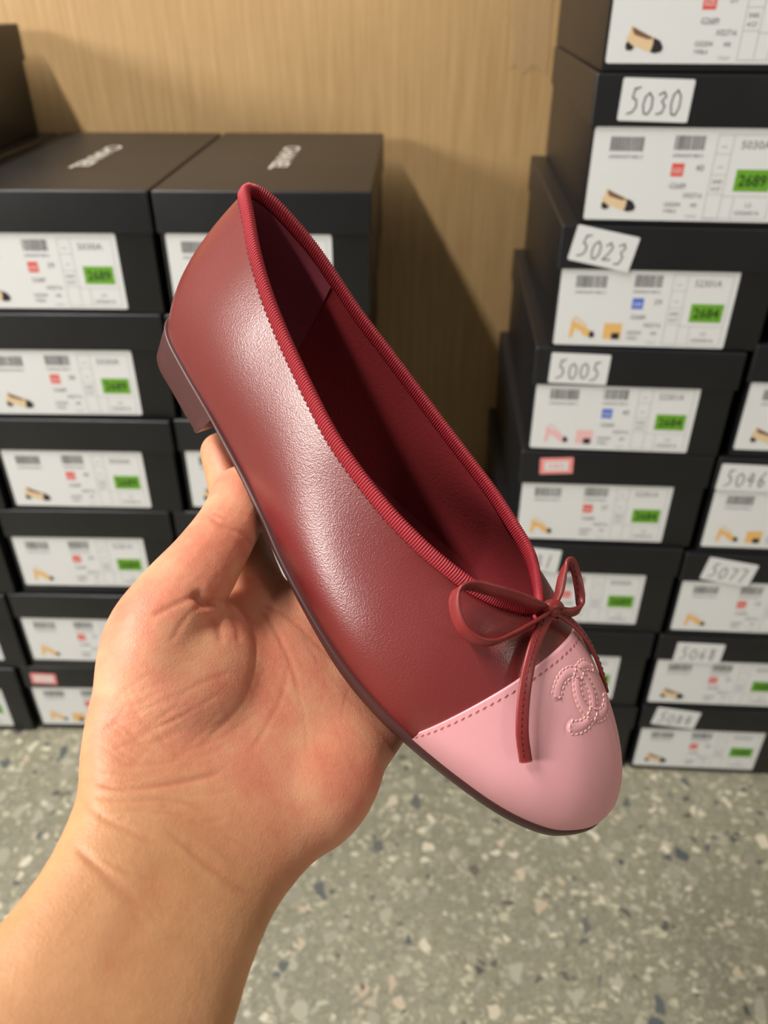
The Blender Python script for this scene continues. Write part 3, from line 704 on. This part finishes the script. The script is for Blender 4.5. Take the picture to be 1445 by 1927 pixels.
def label_mesh(kind, swatch, sq, num, size):
    S = Sheet(); S.slab(LW, LH, 'paper'); rnd = random.Random(sum(map(ord, kind+num+size)))
    X = lambda u: u*LW
    Zz = lambda v: (1-v)*LH
    for u0, u1, v0, v1 in ((.09, .265, .10, .25), (.42, .575, .08, .23)):
        u = u0
        while u < u1:
            w = rnd.choice((.002, .004, .006)); S.rect(X(u), Zz(v1), X(w), LH*(v1-v0), 'ink'); u += w+rnd.choice((.003, .005))
        S.text(X(u0), Zz(v1+.075), 0.0026, '6900420718812', 'grey', w=X(u1-u0))
    S.rect(X(.425), Zz(.51), X(.065), LH*.14, sq, .0004); S.text(X(.432), Zz(.475), 0.004, 'SIZE', 'paper', w=X(.05))
    S.text(X(.55), Zz(.45), 0.0052, size, 'grey', w=X(.042))
    S.text(X(.43), Zz(.64), 0.0044, 'G'+num, 'grey', w=X(.085)); S.text(X(.51), Zz(.74), 0.0040, 'X02716', 'grey', w=X(.10))
    S.text(X(.42), Zz(.84), 0.0036, 'G0204', 'grey', w=X(.085)); S.text(X(.56), Zz(.84), 0.0030, '00R', 'grey', w=X(.035)); S.text(X(.42), Zz(.91), 0.0030, 'YWBLA', 'grey', w=X(.07)); S.text(X(.54), Zz(.96), 0.0022, 'Y2023', 'line', w=X(.06))
    for u in (.635, .715, .968): S.rect(X(u), Zz(.97), .0005, LH*.9, 'line')
    for v in (.07, .27, .49, .70, .97):
        S.rect(X(.635), Zz(v), X(.08), .0005, 'line')
    for u0, u1, v in ((.715, .968, .07), (.715, .968, .72), (.635, .968, .97)): S.rect(X(u0), Zz(v), X(u1-u0), .0005, 'line')
    S.rect(X(.78), Zz(.97), .0005, LH*.25, 'line')
    for u, v in ((.66, .20), (.66, .41)): S.rect(X(u), Zz(v), X(.03), .0010, 'line')
    S.text(X(.65), Zz(.58), 0.0032, 'SH03', 'grey', w=X(.05)); S.text(X(.65), Zz(.66), 0.0032, '4127', 'grey', w=X(.05))
    S.text(X(.76), Zz(.21), 0.0062, {'2689': '5030', '2684': '52301'}[num]+'A', 'grey', w=X(.15))
    S.rect(X(.765), Zz(.66), X(.185), LH*.235, 'green', .00045); S.text(X(.785), Zz(.61), 0.0098, num, 'dgreen', .0006, w=X(.145), bold=True)
    S.text(X(.85), Zz(.83), 0.0032, 'L2', 'grey', w=X(.03)); S.text(X(.80), Zz(.92), 0.0034, 'G026016', 'grey', w=X(.13))
    ox, oz = X(.085), Zz(.90)
    if kind == 'flat':
        w, h = X(.185), LH*.25
        S.poly([(ox+a*w, oz+b*h) for a, b in SHOE_FLAT], 'beige', .0004)
        S.poly([(ox+a*w, oz+b*h) for a, b in ((.12,.9),(.18,.92),(.66,.58),(.70,.50),(.55,.50),(.2,.66))], 'brown', .0005)
        S.poly([(ox+a*w, oz+b*h) for a, b in ((.72,.56),(.9,.44),(1.0,.2),(.96,.04),(.8,-.02),(.68,.02),(.72,.3))], 'ink', .0006)
        S.poly([(ox+a*w, oz+b*h) for a, b in ((.0,.3),(.03,.1),(.17,.08),(.24,.2),(.05,.42))], 'ink', .0006)
    else:
        w, h = X(.15), LH*.26; c = 'rose' if swatch == 'rose' else 'tan'
        S.poly([(ox+a*w, oz+b*h) for a, b in ((0,0),(.14,0),(.2,.45),(.42,.35),(.6,.1),(.9,0),(1,.12),(.95,.3),(.75,.42),(.5,.62),(.25,.8),(.05,.85))], c, .0004)
        S.ribbon([(ox+.04*w, oz+.82*h), (ox+.2*w, oz+1.05*h), (ox+.5*w, oz+.75*h), (ox+.66*w, oz+.55*h)], .0009, c)
        S.poly([(ox+a*w, oz+b*h) for a, b in ((.82,.36),(.95,.32),(1.02,.12),(.9,0),(.78,.05))], 'ink', .0006)
        if swatch:
            S.rect(X(.285), Zz(.91), X(.105), LH*.21, swatch, .0004); S.rect(X(.335), Zz(.91), X(.045), LH*.085, 'ink', .0006)
    return S.mesh('box_label')
GLY = {'0': [[(.5,1),(.15,.8),(.05,.4),(.25,.02),(.6,0),(.88,.3),(.85,.75),(.5,1)]], '1': [[(.62,1),(.42,0)]], '3': [[(.1,.85),(.55,1),(.78,.8),(.45,.55),(.8,.35),(.6,.02),(.1,-.05)]],
       '2': [[(.1,.78),(.45,1),(.8,.75),(.5,.35),(.1,0),(.9,.08)]], '5': [[(.38,.98),(.26,.58),(.62,.52),(.72,.26),(.45,.02),(-.05,-.06)], [(.36,.92),(.85,1.02)]],
       '4': [[(.5,1),(.1,.4),(.85,.45)], [(.7,.9),(.55,-.05)]], '6': [[(.75,1),(.3,.65),(.15,.25),(.45,0),(.8,.25),(.55,.5),(.2,.35)]],
       '7': [[(.05,.95),(.85,.95),(.45,-.05)]], '8': [[(.75,.85),(.4,1),(.2,.75),(.75,.35),(.5,0),(.15,.25),(.75,.8)]]}
def number_sticker(num, w=0.056, h=0.031):
    S = Sheet(); S.slab(w, h, 'paper', .00025, .0015)
    for i, ch in enumerate(num):
        for st in GLY[ch]: S.ribbon([(w*(.13+.195*i)+a*w*.15, h*(.2-.03*(i % 2))+b*h*(.58 if ch == '5' or i == 3 else .50)) for a, b in st], .0011, 'ink', .0004)
    return S.mesh('number_sticker')
def pink_sticker(w=0.034, h=0.019):
    S = Sheet(); S.slab(w, h, 'pink', .00025, .001); S.rect(w*.14, h*.2, w*.72, h*.6, 'paper', .0004)
    S.text(w*.24, h*.36, h*.28, '385', 'pink', .0005, w=w*.5); return S.mesh('price_sticker')
_lab = {}
BW, BD = 0.203, 0.343
def shoe_box(x, y, z, h, rz, label, group, lab=None, sticker=None, logo=False, lidskew=0.0, lm=0.007, lt=0.0):
    """x, y: front left corner; lab = (kind, swatch, square colour, number, size)"""
    t = thing('shoe_box', label, 'shoe box', group, (x, y, z), rz)
    key = (round(h, 4), BW)
    if key not in _lab:
        b = bev_box('box_body', (BW-0.005, BD-0.005, h-0.004), (BW/2, BD/2, (h-0.004)/2+0.0004), 0.0012, bm_, None, (0, 0, 1), 0.0014)
        l = bev_box('lid', (BW, BD, 0.038), (BW/2, BD/2, h-0.019-0.0006), 0.0022, bm_, None, (0, 0, -1), 0.0014, 3)
        _lab[key] = (b.data, l.data); bpy.data.objects.remove(b); bpy.data.objects.remove(l)
    b = bpy.data.objects.new('box_body', _lab[key][0]); l = bpy.data.objects.new('lid', _lab[key][1])
    for o in (b, l): COL.objects.link(o); o.parent = t
    l.location.x = lidskew; 
    if lab:
        if lab not in _lab: _lab[lab] = label_mesh(*lab)
        o = bpy.data.objects.new('box_label', _lab[lab]); COL.objects.link(o); o.parent = t; o['label'] = 'white printed label'
        o.location = (lm, 0.0023, h-0.0395-LH+lt)
    if sticker:
        num, sx, sz, rot = sticker
        if num not in _lab: _lab[num] = pink_sticker() if num == 'pink' else number_sticker(num)
        o = bpy.data.objects.new('price_sticker' if num == 'pink' else 'number_sticker', _lab[num]); COL.objects.link(o); o.parent = l
        o.location = (sx, -0.0006, h-sz); o.rotation_euler = (0, rot, 0)
        o['label'] = 'pink price sticker' if num == 'pink' else 'white sticker handwritten '+num
    if logo:
        S = Sheet(); S.text(0, 0, 0.019, 'CHANEL', 'white', 0.0, w=0.135, bold=True); me = S.mesh('logo_lettering')
        o = bpy.data.objects.new('logo_lettering', me); COL.objects.link(o); o.parent = l
        o.matrix_local = Matrix.Translation((BW/2-0.0095, BD/2+0.0675, h-0.0002)) @ Matrix(((0, 0, 1, 0), (-1, 0, 0, 0), (0, -1, 0, 0), (0, 0, 0, 1)))
    return t
G1, G2, G3, G4, G5 = 'shoe boxes in the outermost left stack', 'shoe boxes in the left stack', 'shoe boxes in the stack behind the shoe', 'shoe boxes in the tall right stack', 'shoe boxes in the far right stack'
HL = [0.124, 0.127, 0.126, 0.119, 0.117, 0.118]
ZL = [sum(HL[:i]) for i in range(6)]
R18 = math.radians(-1.6)
ORD = ['bottom box', 'second box up', 'third box up', 'fourth box up', 'fifth box up', 'sixth box up', 'seventh box up', 'topmost box']
# outermost left stack: x of the left front corner, seven high
for k, (x, lab, txt) in enumerate([(-0.699, ('flat', None, 'red', '2689', '38'), 'black shoe box on the floor at the far left edge, only its label corner showing'),
        (-0.679, ('flat', None, 'red', '2689', '39'), 'black shoe box at the far left edge, second up from the floor'),
        (-0.662, None, 'black shoe box of the outermost left stack, third up from the floor'), (-0.641, None, 'black shoe box of the outermost left stack, fourth up from the floor'),
        (-0.635, None, 'black shoe box of the outermost left stack, fifth up from the floor'), (-0.629, None, 'black shoe box of the outermost left stack, under its topmost box')]):
    shoe_box(x, 0.779, ZL[k], HL[k], R18, txt, G1, lab, lm=0.016)
shoe_box(-0.648, 0.775, 0.731, 0.119, R18, 'dark shoe box at the upper left corner, showing only its bare side', G1)
AL = [(-0.491, 0.778, ('heel', 'tan', 'red', '2684', '38'), ('pink', 0.012, 0.030, 0.05), 'bottom of the left stack, pink price sticker on lid', 0.004),
      (-0.473, 0.776, ('heel', None, 'red', '2684', '37'), None, 'left stack, directly above the pink-stickered one', 0.006),
      (-0.453, 0.777, ('heel', None, 'red', '2684', '39'), None, 'left stack, third up, slingback picture, left of the thumb', 0.0),
      (-0.434, 0.776, ('flat', None, 'red', '2689', '40'), None, 'left stack, third down, whole label showing', 0.0),
      (-0.426, 0.778, ('flat', None, 'red', '2689', '38'), None, 'left stack, second down from the top', 0.0),
      (-0.420, 0.777, ('flat', None, 'red', '2689', '39'), None, 'topmost of the left stack, white lettering on lid', 0.0)]
for k, (x, y, lab, st, txt, lt) in enumerate(AL):
    shoe_box(x, y, ZL[k], HL[k], R18+math.radians([0.5, -0.3, 0.2, -0.4, 0.3, 0][k]), 'black shoe box, '+txt, G2, lab, st, logo=(k == 5))
BLs = [(-0.283, 'black shoe box on the floor behind the hand, bottom of the middle stack'), (-0.265, 'black shoe box behind the thumb base, second up in the middle stack'),
       (-0.246, 'black shoe box seen in the gap between the index finger and the shoe'), (-0.228, 'black shoe box beside the index fingertip, seen just under the heel'),
       (-0.220, 'black shoe box directly behind the heel block, second down in the middle stack'), (-0.2145, 'topmost black box of the middle stack with white lettering, behind the heel opening')]
for k, (x, txt) in enumerate(BLs):
    shoe_box(x, 0.773, ZL[k], HL[k], R18-math.radians(0.3 if k == 5 else 0.1), txt, G3, ('flat', None, 'red', '2689', '40' if k % 2 else '39'), None, logo=(k == 5), lt=0.0)
BW = 0.197
HC = [0.118, 0.126, 0.126, 0.117, 0.113, 0.113, 0.117, 0.119]
ZC = [sum(HC[:i]) for i in range(8)]
CLs = [(0.128, ('flat', None, 'red', '2689', '38'), None, 'black shoe box on the floor just right of the pink toe, mostly hidden'),
       (0.126, ('flat', None, 'red', '2689', '39'), None, 'black shoe box right of the toe cap, only a green tag showing'),
       (0.134, ('heel', None, 'red', '2689', '38'), ('5031', 0.006, 0.034, 0.08), 'black shoe box behind the bow, white sticker 5031 on its lid'),
       (0.142, ('heel', None, 'red', '2684', '37'), ('pink', 0.021, 0.027, -0.06), 'black shoe box in the right stack with a small pink price sticker on its lid'),
       (0.145, ('heel', 'rose', 'blue', '2684', '40'), ('5005', 0.015, 0.036, 0.02), 'black shoe box with sticker 5005, label showing a pink slingback and blue square'),
       (0.156, ('heel', 'tan', 'blue', '2684', '39'), ('5023', 0.008, 0.030, 0.19), 'black shoe box with tilted sticker 5023, label showing a tan slingback and blue square'),
       (0.169, ('flat', None, 'red', '2689', '40'), ('5030', 0.021, 0.0345, 0.02), 'black shoe box with sticker 5030, label with cream and black flat shoe'),
       (0.170, ('flat', None, 'red', '2689', '37'), None, 'topmost black shoe box of the tall right stack, cut by the photo top')]
for k, (x, lab, st, txt) in enumerate(CLs):
    shoe_box(x, 0.7205, ZC[k], HC[k], math.radians([-3.2, -3.2, -3.4, -3.2, -4.2, -4.2, -4.6, -4.2][k]), txt, G4, lab, st, lm=0.005, lt=[0, 0, 0, 0.002, 0.003, 0.002, 0, 0][k])
DLs = [(0.331, ('flat', None, 'red', '2689', '38'), ('5084', 0.013, 0.029, 0.13), 'black shoe box on the floor with tilted sticker 5084'),
       (0.329, ('flat', None, 'red', '2689', '39'), ('5068', 0.021, 0.040, 0.02), 'black shoe box with sticker 5068, second up at the right edge'),
       (0.334, ('heel', None, 'red', '2684', '39'), ('5077', 0.021, 0.034, 0.17), 'black shoe box with tilted sticker 5077, third up at the right edge'),
       (0.343, ('heel', 'tan', 'blue', '2684', '38'), ('5046', 0.003, 0.038, 0.02), 'black shoe box with sticker 5046 over its label, fourth up at the right edge'),
       (0.3495, ('flat', None, 'red', '2689', '37'), None, 'black shoe box at the right edge, just above the one with sticker 5046'),
       (0.3685, ('flat', None, 'red', '2689', '39'), None, 'topmost black shoe box of the far right stack, barely inside the photo')]
for k, (x, lab, st, txt) in enumerate(DLs):
    shoe_box(x, 0.7085, 0.1215*k, 0.1215, math.radians([-3.2, -3.2, -3.4, -3.6, -4.4, -4.6][k]), txt, G5, lab, st, lm=0.005)
